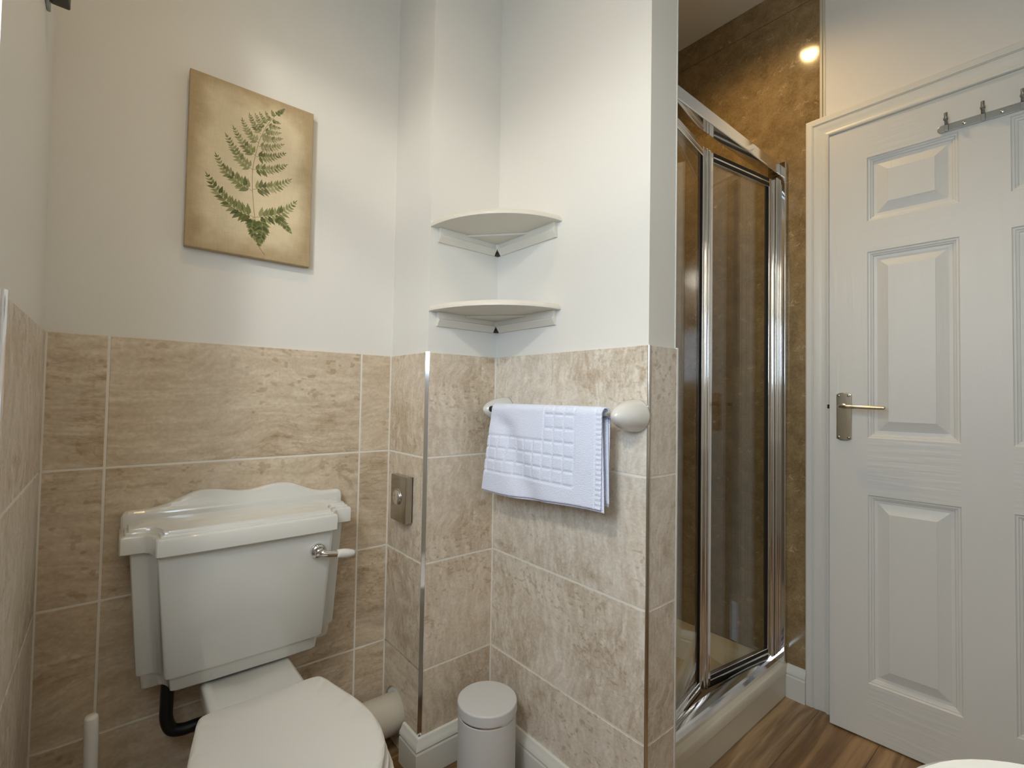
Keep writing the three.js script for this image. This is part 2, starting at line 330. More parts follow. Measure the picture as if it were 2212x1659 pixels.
// ------------------------------------------------------------------ shower
const panelTex = (() => {
  const S = 1024, cv = document.createElement('canvas'); cv.width = cv.height = S; const c = cv.getContext('2d');
  const im = c.createImageData(S, S);
  for (let y = 0; y < S; y++) for (let x = 0; x < S; x++) {
    const u = x / S, v = y / S, a = fbm(u, v, 4, 4, 5, 61), b = fbm(u, v, 28, 28, 4, 63), d = fbm(u, v, 200, 200, 2, 67), k = (y * S + x) * 4;
    const t = Math.max(0, Math.min(1, 0.45 + (a - 0.5) * 0.5 + (b - 0.5) * 0.85 + (d - 0.5) * 0.6));
    im.data[k] = lerp(118, 162, t); im.data[k + 1] = lerp(98, 139, t); im.data[k + 2] = lerp(66, 102, t); im.data[k + 3] = 255;
  }
  c.putImageData(im, 0, 0);
  const r = rng(21); c.lineCap = 'round';
  for (let i = 0; i < 120; i++) {                       // clusters of pale fossil flecks
    const cx = r() * S, cy = r() * S, n = 3 + Math.floor(r() * 6), spread = 6 + r() * 26;
    for (let j = 0; j < n; j++) {
      let x = cx + (r() - 0.5) * spread * 2, y = cy + (r() - 0.5) * spread, a = (r() - 0.5) * 2.4 - 0.4;
      c.strokeStyle = `rgba(${205 + r() * 25},${188 + r() * 20},${156 + r() * 20},${0.10 + r() * 0.34})`; c.lineWidth = 1.2 + r() * 3.0;
      c.beginPath(); c.moveTo(x, y); for (let k = 0; k < 3; k++) { a += (r() - 0.5) * 1.2; x += Math.cos(a) * (2 + r() * 4.5); y += Math.sin(a) * (2 + r() * 4.5); c.lineTo(x, y); } c.stroke();
    }
  }
  const t = new THREE.CanvasTexture(cv); t.colorSpace = THREE.SRGBColorSpace; t.wrapS = t.wrapT = THREE.RepeatWrapping; t.repeat.set(1 / 0.9, 1 / 0.9); return t;
})();
const panelMat = new THREE.MeshPhysicalMaterial({ map: panelTex, roughness: 0.10, ior: 1.5 });
const xPan = 1.925;
{
  const p1 = mesh('panel', box(xPan, xW, 0.1, 2.538, zB - PL, -0.612), panelMat, wallRight);
  const p2 = mesh('panel', box(xPan, xW, 2.540, CEIL, zB - PL, -0.612), panelMat, wallRight);
  mesh('panel', box(xT, xPan, 0.1, CEIL, zB - PL, zB), panelMat, wallBack);
  mesh('panel', box(xT - PL, xT, 0.1, CEIL, zB, -0.72), panelMat, wallPart);
  struct(mesh('trim_5', mergeGeometries([rbox(xPan - 0.002, xW, 2.07, CEIL, -0.612, -0.604, 0.001), box(xW - 0.0025, xW, 2.08, CEIL, -0.604, -0.596)]), new THREE.MeshPhysicalMaterial({ color: new THREE.Color(0xcfc8b4), roughness: 0.4 })));
}
{
  const y1 = 0.1175, zt = -0.7146;
  const tray = tag(grp('shower_tray', [1.49, 0, -1.08]), 'cream white shower tray with raised rim under the folding glass door', 'shower tray');
  const X = (x) => x - 1.49, Z = (z) => z + 1.08;
  const x0 = xT + 0.001, x1 = xPan - 0.002, zb = zB + 0.003;
  const cream = new THREE.MeshPhysicalMaterial({ color: new THREE.Color(0xdad5c6), roughness: 0.3 });
  mesh('riser', rbox(X(x0), X(x1), 0.0, 0.086, Z(zt - 0.03), Z(zt - 0.002), 0.003), cream, tray);
  // rim, sunk floor
  const rimO = [[x0, zb], [x1, zb], [x1, zt], [x0, zt]];
  const ring = (ins, y) => { const r = []; const a = x0 + ins, b = x1 - ins, c = zb + ins, d = zt - ins, rad = Math.max(0.004, ins * 0.7); for (const [cx, cz, s] of [[b - rad, c + rad, -1], [b - rad, d - rad, 0], [a + rad, d - rad, 1], [a + rad, c + rad, 2]]) for (let i = 0; i <= 5; i++) { const t = (s + i / 5) * Math.PI / 2; r.push([X(cx + rad * Math.cos(t)), y, Z(cz + rad * Math.sin(t))]); } return r; };
  mesh('basin', loft([ring(0.0, 0.086), ring(0, y1 - 0.006), ring(0.002, y1 - 0.002), ring(0.006, y1), ring(0.055, y1), ring(0.062, y1 - 0.004), ring(0.075, 0.095), ring(0.085, 0.090)], 0.6), cream, tray);
}
{ // folding glass door in a chrome frame
  const d = tag(grp('shower_door', [1.49, 0.118, -0.755]), 'folding shower door of two clear glass leaves in a polished chrome frame, half folded inwards', 'shower door');
  const X = (x) => x - 1.49, Y = (y) => y - 0.118, Z = (z) => z + 0.755;
  const zf = -0.736, zk = -0.776, top = 1.958;
  mesh('head_rail', mergeGeometries([rbox(X(xT + 0.001), X(1.905), Y(1.916), Y(top), Z(zk), Z(zf), 0.004)]), chrome, d);
  mesh('sill_rail', sweep([[X(xT + 0.001), Y(0.118), Z(zf)], [X(1.905), Y(0.118), Z(zf)]], [[0.002, 0], [0.002, 0.012], [-0.004, 0.022], [-0.010, 0.026], [-0.020, 0.028], [-0.030, 0.030], [-0.040, 0.030], [-0.042, 0.026], [-0.042, 0]], [0, 1, 0], 0.3), chrome, d);
  mesh('wall_jamb', mergeGeometries([rbox(X(1.905), X(1.924), Y(0.118), Y(top + 0.006), Z(zk - 0.006), Z(zf + 0.018), 0.003), rbox(X(1.885), X(1.9055), Y(0.146), Y(1.905), Z(zk + 0.004), Z(zf - 0.004), 0.005, 3)]), chrome, d);
  mesh('wall_jamb', rbox(X(xT + 0.001), X(xT + 0.026), Y(0.146), Y(1.905), Z(zk), Z(zf), 0.004), chrome, d);
  const glassMat = new THREE.MeshPhysicalMaterial({ color: new THREE.Color(0.93, 0.95, 0.93), transmission: 1, thickness: 0, roughness: 0.01, ior: 1.52 });
  const fold = [1.491, -0.812], R = [1.882, -0.759], L = [1.090, -0.747];
  const leaf = (a, b, name) => {                     // a = left end, b = right end
    const len = Math.hypot(b[0] - a[0], b[1] - a[1]), g = grp(name, [X(a[0]), Y(0.142), Z(a[1])], d), h = 1.752;
    g.rotation.y = -Math.atan2(b[1] - a[1], b[0] - a[0]);
    for (const [u0, u1] of [[0, 0.030], [len - 0.030, len]]) mesh('stile', mergeGeometries([rbox(u0, u1, 0, h, -0.010, 0.010, 0.003), rbox(u0 < 0.01 ? 0.001 : u0 + 0.018, u0 < 0.01 ? 0.012 : u1 - 0.001, 0, h, 0.004, 0.017, 0.005, 3)]), chrome, g);
    for (const [v0, v1] of [[0.0, 0.032], [h - 0.032, h]]) mesh('rail', mergeGeometries([rbox(0.030, len - 0.030, v0, v1, -0.009, 0.009, 0.003), rbox(0.030, len - 0.030, v0 + 0.013, v0 + 0.019, 0.005, 0.0115, 0.002)]), chrome, g);
    mesh('glass', box(0.028, len - 0.028, 0.030, h - 0.030, -0.0025, 0.0025), glassMat, g);
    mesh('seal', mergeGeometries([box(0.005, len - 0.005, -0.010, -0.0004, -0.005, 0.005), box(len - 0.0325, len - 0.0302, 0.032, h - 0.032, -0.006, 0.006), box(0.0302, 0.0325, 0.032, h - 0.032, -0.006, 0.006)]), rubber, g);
    return g;
  };
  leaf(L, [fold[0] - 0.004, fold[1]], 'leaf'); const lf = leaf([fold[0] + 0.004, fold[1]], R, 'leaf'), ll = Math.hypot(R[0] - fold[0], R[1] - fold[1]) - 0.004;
  mesh('dark_reflection', mergeGeometries([box(0.031, ll - 0.031, 0.001, 0.0125, 0.0088, 0.0105), box(0.031, ll - 0.031, 0.0195, 0.031, 0.0088, 0.0105), box(0.031, ll - 0.031, 1.721, 1.7325, 0.0088, 0.0105), box(0.031, ll - 0.031, 1.7395, 1.751, 0.0088, 0.0105)]), rubber, lf);  // black strips added to paint a dark reflection on this leaf's rails
  mesh('hinge', cyl(0.0065, 1.75, 'y', [X(fold[0]), Y(1.02), Z(fold[1] - 0.002)]), chrome, d);
}

// ------------------------------------------------------------------ entrance door, its frame
{
  const prof = [[0, 0], [0, 0.009], [0.002, 0.0125], [0.006, 0.014], [0.0095, 0.0125], [0.011, 0.009], [0.016, 0.0075], [0.024, 0.0085], [0.033, 0.0115], [0.041, 0.0135], [0.0455, 0.0135], [0.0458, 0.0112], [0.0488, 0.0112], [0.0492, 0.0135], [0.0522, 0.0135], [0.0526, 0.0158], [0.070, 0.016], [0.074, 0.0125], [0.074, 0]];
  const zi = -0.581, zo = 0.209, yi = 2.008;
  struct(mesh('trim_6', sweep([[xW, 0, zi], [xW, yi, zi], [xW, yi, zo], [xW, 0, zo]], prof.map(([a, b]) => [-a, b]), [-1, 0, 0], 0.35), gloss));
  struct(mesh('trim_7', mergeGeometries([box(xW - 0.002, xW + 0.115, 0, yi, -0.589, -0.5765), box(xW - 0.002, xW + 0.115, 0, yi, 0.203, 0.214), box(xW - 0.002, xW + 0.115, 1.992, 2.004, -0.5765, 0.203), box(xW + 0.045, xW + 0.08, 0, 1.992, -0.5765, -0.560), box(xW + 0.045, xW + 0.08, 0, 1.992, 0.188, 0.203)]), gloss));
  struct(mesh('wall_hall', box(xW + 0.5, xW + 0.56, 0, CEIL, -0.9, 0.5), plaster));

  const LT = [1.865, -0.564], HG = [1.905, 0.190], len = Math.hypot(HG[0] - LT[0], HG[1] - LT[1]);
  const door = struct(grp('door_1', [LT[0], 0.006, LT[1]]));
  door.rotation.y = Math.atan2(-(HG[1] - LT[1]), HG[0] - LT[0]);
  const dh = 1.968, y = (v) => v - 0.006;
  const grainTex = dataTex(512, 1024, (u, v) => { const w = fbm(u, v, 4, 2, 3, 71) - 0.5, n = (0.7 * fbm(u + w * 0.06, v, 70, 3, 4, 73) + 0.3 * fbm(u, v, 160, 8, 2, 75)) * 255; return [n, n, n]; }, false, 1 / 0.7);
  const doorPaint = new THREE.MeshPhysicalMaterial({ color: new THREE.Color(0xd8d9d6), roughness: 0.44, bumpMap: grainTex, bumpScale: 0.0011 });
  const us = [0, 0.105, 0.325, 0.430, 0.650, len], vs = [0, y(0.180), y(0.773), y(0.955), y(1.556), y(1.656), y(1.866), dh];
  const pos = [], uv = [];
  const quad = (a, b, c, d, swap) => { for (const p of [a, b, c, a, c, d]) { pos.push(...p); swap ? uv.push(p[1] + 3.1, p[0]) : uv.push(p[0], p[1]); } };
  for (let i = 0; i < 5; i++) for (let j = 0; j < 7; j++) {
    const panel = (i === 1 || i === 3) && (j === 1 || j === 3 || j === 5);
    const u0 = us[i], u1 = us[i + 1], v0 = vs[j], v1 = vs[j + 1];
    if (!panel) { quad([u0, v0, 0], [u1, v0, 0], [u1, v1, 0], [u0, v1, 0], i > 0 && i < 4 && j % 2 === 0 && (i !== 2)); continue; }
    const steps = [[0, 0], [0.003, -0.0035], [0.0075, -0.004], [0.0085, -0.0065], [0.014, -0.0085], [0.0155, -0.0115], [0.024, -0.0125], [0.027, -0.0115], [0.052, -0.0025], [0.0535, -0.0015]];
    for (let k = 0; k + 1 < steps.length; k++) {
      const [a, da] = steps[k], [b, db] = steps[k + 1];
      const A = [[u0 + a, v0 + a, da], [u1 - a, v0 + a, da], [u1 - a, v1 - a, da], [u0 + a, v1 - a, da]], B = [[u0 + b, v0 + b, db], [u1 - b, v0 + b, db], [u1 - b, v1 - b, db], [u0 + b, v1 - b, db]];
      for (let q = 0; q < 4; q++) { const r = (q + 1) % 4; quad(A[q], A[r], B[r], B[q]); }
    }
    const [b, db] = steps[steps.length - 1];
    quad([u0 + b, v0 + b, db], [u1 - b, v0 + b, db], [u1 - b, v1 - b, db], [u0 + b, v1 - b, db]);
  }
  const back = -0.038;
  quad([0, 0, back], [0, dh, back], [len, dh, back], [len, 0, back]); quad([0, 0, 0], [0, dh, 0], [0, dh, back], [0, 0, back]); quad([len, 0, back], [len, dh, back], [len, dh, 0], [len, 0, 0]);
  quad([0, dh, 0], [len, dh, 0], [len, dh, back], [0, dh, back]); quad([0, 0, back], [len, 0, back], [len, 0, 0], [0, 0, 0]);
  mesh('leaf', nonIdx(pos, uv), doorPaint, door);
  mesh('latch', rbox(-0.010, 0.002, y(1.046), y(1.060), -0.026, -0.012, 0.002), new THREE.MeshStandardMaterial({ color: 0x2a2622, metalness: 0.8, roughness: 0.4 }), door);
  // lever handle on a long plate
  const hd = grp('handle', [0.042, y(1.021), 0], door);
  const pl = new THREE.Shape(); const pw = 0.0215, ph = 0.073; pl.moveTo(-pw, -ph); pl.quadraticCurveTo(0, -ph - 0.013, pw, -ph); pl.lineTo(pw, ph); pl.quadraticCurveTo(0, ph + 0.013, -pw, ph); pl.closePath();
  const nickel = new THREE.MeshStandardMaterial({ color: new THREE.Color(0.66, 0.62, 0.53), metalness: 1, roughness: 0.13 });
  const plate = new THREE.ExtrudeGeometry(pl, { depth: 0.003, bevelEnabled: true, bevelSize: 0.003, bevelThickness: 0.004, bevelSegments: 4, bevelOffset: -0.003, curveSegments: 14 });
  mesh('plate', plate, nickel, hd);
  for (const [sx, sy] of [[-1, -1], [1, -1], [-1, 1], [1, 1]]) { const g = new THREE.SphereGeometry(0.0042, 12, 8); g.scale(1, 1, 0.5); g.translate(sx * 0.0135, sy * 0.0685, 0.007); mesh('screw', g, steel, hd); }
  const lv = mergeGeometries([tube([[-0.006, 0.033, 0.006], [-0.006, 0.033, 0.028], [-0.004, 0.033, 0.038], [0.004, 0.033, 0.044], [0.03, 0.0325, 0.046], [0.08, 0.0315, 0.047], [0.112, 0.031, 0.047]], 0.0062, 40, 14), new THREE.SphereGeometry(0.0062, 14, 10).translate(0.112, 0.031, 0.047), cyl(0.010, 0.012, 'z', [-0.006, 0.033, 0.012])].map((g) => g.index ? g.toNonIndexed() : g));
  mesh('lever', lv, nickel, hd);
}
{ // hook rail on the door; local x along the door, z out of it
  const u = 0.279, rail = tag(grp('hook_rail', [1.865 + 0.279 * 0.053, 1.874, -0.564 + u]), 'narrow grey steel hook rail with upright pegs screwed to the top of the white door', 'hook rail');
  rail.rotation.y = Math.atan2(-0.754, 0.040);
  const s = new THREE.Shape(), L = 0.385, h = 0.0105; s.moveTo(h, -h); s.lineTo(L - h, -h); s.absarc(L - h, 0, h, -Math.PI / 2, Math.PI / 2, false); s.lineTo(h, h); s.absarc(h, 0, h, Math.PI / 2, Math.PI * 1.5, false);
  const bar = new THREE.ExtrudeGeometry(s, { depth: 0.003, bevelEnabled: true, bevelSize: 0.0008, bevelThickness: 0.0008, bevelSegments: 2, curveSegments: 12 }); bar.translate(0, 0.0105, 0.001);
  mesh('bar', bar, steel, rail);
  for (let i = 0; i < 5; i++) {
    const x = 0.020 + i * 0.0775;
    mesh('peg', mergeGeometries([rbox(x - 0.0045, x + 0.0045, -0.0005, 0.022, 0.0045, 0.011, 0.001), tube([[x, 0.020, 0.008], [x, 0.026, 0.020], [x, 0.034, 0.024], [x, 0.046, 0.024]], 0.0042, 18, 12), cyl(0.0058, 0.005, 'y', [x, 0.030, 0.0235], 14), cyl(0.0042, 0.003, 'y', [x, 0.046, 0.024], 14)].map((g) => g.index ? g.toNonIndexed() : g)), steel, rail);
    if (i < 4) { const g = new THREE.SphereGeometry(0.0052, 14, 8); g.scale(1, 1, 0.55); g.translate(x + 0.039, 0.0105, 0.0045); mesh('screw', g, chrome, rail); }
  }
}

// ------------------------------------------------------------------ toilet
const TX = 0.279;
{
  const t = tag(grp('toilet', [TX, 0, -1.1]), 'white close-coupled toilet with a closed seat lid and a scrolled cistern top', 'toilet');
  const Z = (z) => z + 1.1;
  const cist = grp('cistern', [0, 0, 0], t);
  // plan of the cistern: back, side wings, coved shoulders, proud front
  const plan = (hw, hf, dS, dF, y) => {
    const h = [], z0 = zB + 0.006;
    h.push([hw, z0 + 0.0]); h.push([hw, z0 + dS * 0.5]); h.push([hw, z0 + dS - 0.006]); h.push([hw - 0.002, z0 + dS - 0.0015]); h.push([hw - 0.006, z0 + dS]);
    const cx = hf + 0.030, n = 8; h.push([Math.min(cx + 0.004, hw - 0.008), z0 + dS + 0.0006]);
    for (let i = 0; i <= n; i++) { const a = (i / n) * Math.PI / 2; h.push([cx - (cx - hf - 0.004) * Math.sin(a), z0 + dS + 0.001 + (dF - dS - 0.006) * (1 - Math.cos(a))]); }
    h.push([hf + 0.002, z0 + dF - 0.002]); h.push([hf - 0.004, z0 + dF]); h.push([hf * 0.5, z0 + dF + 0.002]);
    const all = h.concat(h.slice().reverse().map(([x, z]) => [-x, z]));
    return all.map(([x, z]) => [x, y, Z(z)]);
  };
  mesh('tank', loft([plan(0.206, 0.150, 0.066, 0.118, 0.393), plan(0.2085, 0.1535, 0.069, 0.122, 0.397), plan(0.211, 0.157, 0.071, 0.125, 0.425), plan(0.2115, 0.158, 0.072, 0.126, 0.427), plan(0.2165, 0.163, 0.074, 0.130, 0.4275), plan(0.219, 0.166, 0.076, 0.133, 0.432), plan(0.2365, 0.186, 0.083, 0.146, 0.706)], 0.72), ceramic, cist);
  const lp = (i, y) => plan(0.2555 - i, 0.191 - i, 0.098 - i, 0.162 - i, y);
  mesh('cistern_lid', mergeGeometries([loft([lp(0.003, 0.7065), lp(0.0, 0.709), lp(0, 0.7435), lp(0.001, 0.7460), lp(0.0035, 0.7478), lp(0.0075, 0.7482), lp(0.0078, 0.7512), lp(0.009, 0.7534), lp(0.0135, 0.7540), lp(0.0138, 0.7572), lp(0.0155, 0.7600), lp(0.0195, 0.7612), lp(0.0235, 0.7612), lp(0.040, 0.7650), lp(0.060, 0.7672)], 0.6),
    (() => {
      const pts = [[-0.2535, 0.73], [-0.2535, 0.776], [-0.2475, 0.7855], [-0.238, 0.788], [-0.20, 0.7885], [-0.17, 0.795], [-0.14, 0.808], [-0.112, 0.8185], [-0.085, 0.822], [-0.058, 0.8195], [-0.03, 0.814], [-0.012, 0.8115], [0, 0.811]];
      const all = pts.concat(pts.slice(0, -1).reverse().map(([x, y]) => [-x, y]));
      const sp = new THREE.Shape(); sp.moveTo(...all[0]); sp.lineTo(...all[1]); sp.splineThru(all.slice(2, -2).map((p) => new THREE.Vector2(...p))); sp.lineTo(...all[all.length - 2]); sp.lineTo(...all[all.length - 1]); sp.closePath();
      const g = new THREE.ExtrudeGeometry(sp, { depth: 0.012, bevelEnabled: true, bevelSize: 0.007, bevelThickness: 0.011, bevelSegments: 6, bevelOffset: -0.007, curveSegments: 40 });
      g.translate(0, 0, Z(zB + 0.012)); return toCreasedNormals(g, 0.9);
    })()].map((g) => { const k = g.index ? g.toNonIndexed() : g; for (const a of Object.keys(k.attributes)) if (!['position', 'normal', 'uv'].includes(a)) k.deleteAttribute(a); return k; })), ceramic, cist);
  // lever: chrome boss and arm, white ceramic grip
  const zl = Z(zB + 0.006 + 0.146), lx = 0.427 - TX, ly = 0.6575;
  const lb = lathe([[0, 0.024], [0.007, 0.0235], [0.011, 0.0205], [0.0118, 0.014], [0.0155, 0.013], [0.0185, 0.009], [0.0197, 0.004], [0.0197, -0.004]], 28); lb.rotateX(Math.PI / 2); lb.translate(lx, ly, zl);
  mesh('lever_boss', lb, chrome, cist);
  mesh('lever_arm', tube([[lx, ly, zl + 0.014], [lx + 0.005, ly - 0.001, zl + 0.024], [lx + 0.014, ly - 0.004, zl + 0.028], [lx + 0.042, ly - 0.009, zl + 0.029]], 0.0085, 24, 16), chrome, cist);
  const lg = lathe([[0, -0.001], [0.0098, 0], [0.0110, 0.006], [0.0122, 0.016], [0.0117, 0.027], [0.0098, 0.038], [0.0088, 0.043], [0.0070, 0.0465], [0.0042, 0.0485], [0, 0.049]], 24); lg.rotateZ(-Math.PI / 2 - 0.13); lg.translate(lx + 0.040, ly - 0.0085, zl + 0.029);
  mesh('lever_grip', lg, ceramic, cist);
  // seat outline seen from above
  const half = [[0, -1.1745], [0.06, -1.1745], [0.108, -1.1740], [0.120, -1.1690], [0.1275, -1.153], [0.135, -1.122], [0.146, -1.076], [0.157, -1.025], [0.1625, -0.97], [0.158, -0.915], [0.147, -0.875], [0.128, -0.838], [0.104, -0.805], [0.074, -0.775], [0.038, -0.755], [0, -0.748]];
  const outline = (k, dz, y) => {
    const c = new THREE.CatmullRomCurve3(half.concat(half.slice(1, -1).reverse().map(([x, z]) => [-x, z])).map(([x, z]) => new THREE.Vector3(x, 0, z)), true, 'centripetal');
    return c.getPoints(96).slice(0, 96).map((p) => { const cz = -0.965; return [p.x * (1 + k / 0.16), y, Z(cz + (p.z - cz) * (1 + k / 0.21) + dz)]; });
  };
  mesh('seat_lid', loft([outline(-0.006, 0, 0.3865), outline(-0.001, 0, 0.3880), outline(0, 0, 0.391), outline(0, 0, 0.3975), outline(-0.0015, 0, 0.4015), outline(-0.0055, 0, 0.4042), outline(-0.012, 0, 0.4052), outline(-0.06, 0, 0.4065)], 0.8), whitePlastic, t);
  mesh('seat', loft([outline(-0.004, 0.012, 0.366), outline(0.002, 0.012, 0.369), outline(0.003, 0.012, 0.376), outline(0.001, 0.012, 0.3835), outline(-0.005, 0.012, 0.3858)], 0.8), whitePlastic, t);
  const egg = (hw, z0, z1, y) => { const r = []; for (let i = 0; i < 48; i++) { const a = (i / 48) * Math.PI * 2, c = Math.cos(a), s = Math.sin(a), m = z0 + (z1 - z0) * 0.45; r.push([hw * Math.sign(s) * Math.pow(Math.abs(s), 0.85), y, Z(m - (c > 0 ? (m - z0) : (z1 - m)) * Math.sign(c) * Math.pow(Math.abs(c), 0.85))]); } return r; };
  mesh('pan', loft([egg(0.108, -1.25, -0.90, 0.0), egg(0.110, -1.25, -0.90, 0.012), egg(0.100, -1.24, -0.915, 0.03), egg(0.092, -1.23, -0.925, 0.12), egg(0.105, -1.20, -0.88, 0.2), egg(0.138, -1.18, -0.80, 0.28), egg(0.160, -1.165, -0.752, 0.33), egg(0.168, -1.160, -0.738, 0.345), egg(0.170, -1.160, -0.736, 0.362), egg(0.165, -1.158, -0.741, 0.366)], 0.7), ceramic, t);
  const deck = (hw, z0, z1, y) => { const r = [], rad = 0.018; for (const [cx, cz, s] of [[hw - rad, z0 + rad, -1], [hw - rad, z1 - rad, 0], [-hw + rad, z1 - rad, 1], [-hw + rad, z0 + rad, 2]]) for (let i = 0; i <= 5; i++) { const a = (s + i / 5) * Math.PI / 2; r.push([cx + rad * Math.cos(a), y, Z(cz + rad * Math.sin(a))]); } return r; };
  mesh('deck', loft([deck(0.06, -1.32, -1.12, 0.20), deck(0.085, -1.345, -1.10, 0.29), deck(0.098, -1.36, -1.09, 0.345), deck(0.0985, -1.36, -1.09, 0.376), deck(0.096, -1.358, -1.092, 0.382), deck(0.089, -1.352, -1.098, 0.386)], 0.7), ceramic, t);
}
{
  const g = lathe([[0, 0.30], [0.045, 0.30], [0.0555, 0.30], [0.0555, 0.0], [0, 0]], 40); g.rotateZ(-Math.PI / 2);
  tag(mesh('soil_pipe', g, greyPlastic), 'thick pale grey waste pipe running from behind the toilet into the tiled boxing', 'pipe').position.set(0.43, 0.102, -1.366);
  tag(mesh('flush_hose', tube([[0.123, 0.392, -1.388], [0.122, 0.34, -1.388], [0.123, 0.30, -1.387], [0.133, 0.276, -1.384], [0.152, 0.268, -1.383], [0.176, 0.267, -1.383], [0.194, 0.267, -1.383]], 0.0135, 40, 16), blackPlastic), 'black bent hose hanging under the left end of the cistern', 'hose');
}
{ // toilet brush
  const b = tag(grp('toilet_brush', [-0.004, 0, -1.262]), 'white toilet brush handle standing in the corner left of the toilet', 'toilet brush');
  mesh('holder', lathe([[0, 0], [0.046, 0], [0.048, 0.004], [0.044, 0.10], [0.036, 0.135], [0.028, 0.14], [0.016, 0.14], [0, 0.14]], 32), whitePlastic, b);
  const h = lathe([[0, 0.129], [0.007, 0.13], [0.0085, 0.20], [0.0112, 0.32], [0.0118, 0.40], [0.0112, 0.422], [0.009, 0.427], [0, 0.4275]], 28); h.rotateZ(0.015);
  mesh('handle', h, whitePlastic, b);
}

// ------------------------------------------------------------------ pedal bin
{
  const b = tag(grp('pedal_bin', [0.812, 0, -1.058]), 'small white pedal bin with a flat lid and a chrome ring in the tiled corner', 'bin');
  const wm = new THREE.MeshPhysicalMaterial({ color: new THREE.Color(0xd2d2d2), roughness: 0.5 });
  mesh('body', lathe([[0, 0.008], [0.076, 0.008], [0.0785, 0.012], [0.0785, 0.2105], [0.077, 0.212], [0.07, 0.212], [0, 0.212]], 64), wm, b);
  mesh('base_ring', lathe([[0, 0], [0.0795, 0], [0.0805, 0.002], [0.0805, 0.013], [0.0785, 0.014]], 64), blackPlastic, b);
  mesh('rim', lathe([[0.070, 0.2121], [0.0765, 0.2121], [0.077, 0.2135], [0.077, 0.2165], [0.0765, 0.218], [0.07, 0.218]], 64), chrome, b);
  mesh('lid', lathe([[0, 0.2181], [0.078, 0.2181], [0.0805, 0.219], [0.081, 0.221], [0.081, 0.243], [0.0800, 0.2465], [0.077, 0.2485], [0.04, 0.2498], [0, 0.2502]], 64), wm, b);
  mesh('hinge', rbox(0.0775, 0.0865, 0.200, 0.232, -0.018, 0.018, 0.003), wm, b);
  mesh('pedal', rbox(-0.125, -0.07, 0.004, 0.012, -0.022, 0.022, 0.003), chrome, b);
}

// ------------------------------------------------------------------ corner shelves
{
  const X0 = xP + PL, Z0 = zF - PL, rx = 0.2505, rz = 0.288;
  const sm = new THREE.MeshPhysicalMaterial({ color: new THREE.Color(0xe2ded3), roughness: 0.45 });
  const make = (label) => {
    const g = tag(grp('corner_shelf', [X0, 0, Z0]), label, 'shelf', 'corner shelves');
    const ring = (k, y) => { const r = [[-0.0005, y, 0.0005]]; r.push([-0.0005, y, rz - k]); for (let i = 1; i < 32; i++) { const a = (i / 32) * Math.PI / 2; r.push([-(rx - k) * Math.sin(a), y, (rz - k) * Math.cos(a)]); } r.push([-(rx - k), y, 0.0005]); return r; };
    mesh('board', loft([ring(0.001, 0), ring(0, 0.001), ring(0.0, 0.006), ring(0.008, 0.0155), ring(0.010, 0.016)], 0.3), sm, g);
    const prof = [[0, -0.0003], [0.013, -0.0003], [0.013, -0.019], [0.0185, -0.022], [0.017, -0.026], [0.006, -0.041], [0, -0.041]];
    mesh('bracket', sweep([[-0.225, 0, 0.0003], [-0.0195, 0, 0.0003]], prof, [0, 1, 0], 0.2), sm, g);
    mesh('bracket', sweep([[-0.0003, 0, 0.0195], [-0.0003, 0, 0.270]], prof, [0, 1, 0], 0.2), sm, g);
    mesh('corner_block', vext([[-0.0195, 0.0006], [-0.0195, 0.013], [-0.013, 0.0195], [-0.0006, 0.0195], [-0.0006, 0.0006]], -0.0225, -0.0004), sm, g);
    // small corner plate under the board
    mesh('corner_plate', vext([[-0.128, 0.0135], [-0.0135, 0.0135], [-0.0135, 0.150]], -0.006, -0.0004), sm, g);
    for (const [sx, sz, ax] of [[-0.20, 0.013, 'z'], [-0.05, 0.013, 'z'], [-0.013, 0.24, 'x'], [-0.013, 0.06, 'x']]) mesh('screw', cyl(0.0032, 0.0016, ax, [sx, -0.0115, sz], 14), sm, g);
    mesh('dark_gap', vext([[-0.0145, 0.0008], [-0.0008, 0.0008], [-0.0008, 0.0145]], -0.040, -0.026), new THREE.MeshStandardMaterial({ color: 0x4a443a, roughness: 0.9 }), g);  // dark-coloured piece standing in for the shaded gap between the brackets
    return g;
  };
  make('upper of the two white quarter-round corner shelves, cream lit, nearer the ceiling').position.y = 1.558;
  make('lower of the two white quarter-round corner shelves, just above the tile edge').position.y = 1.311;
}

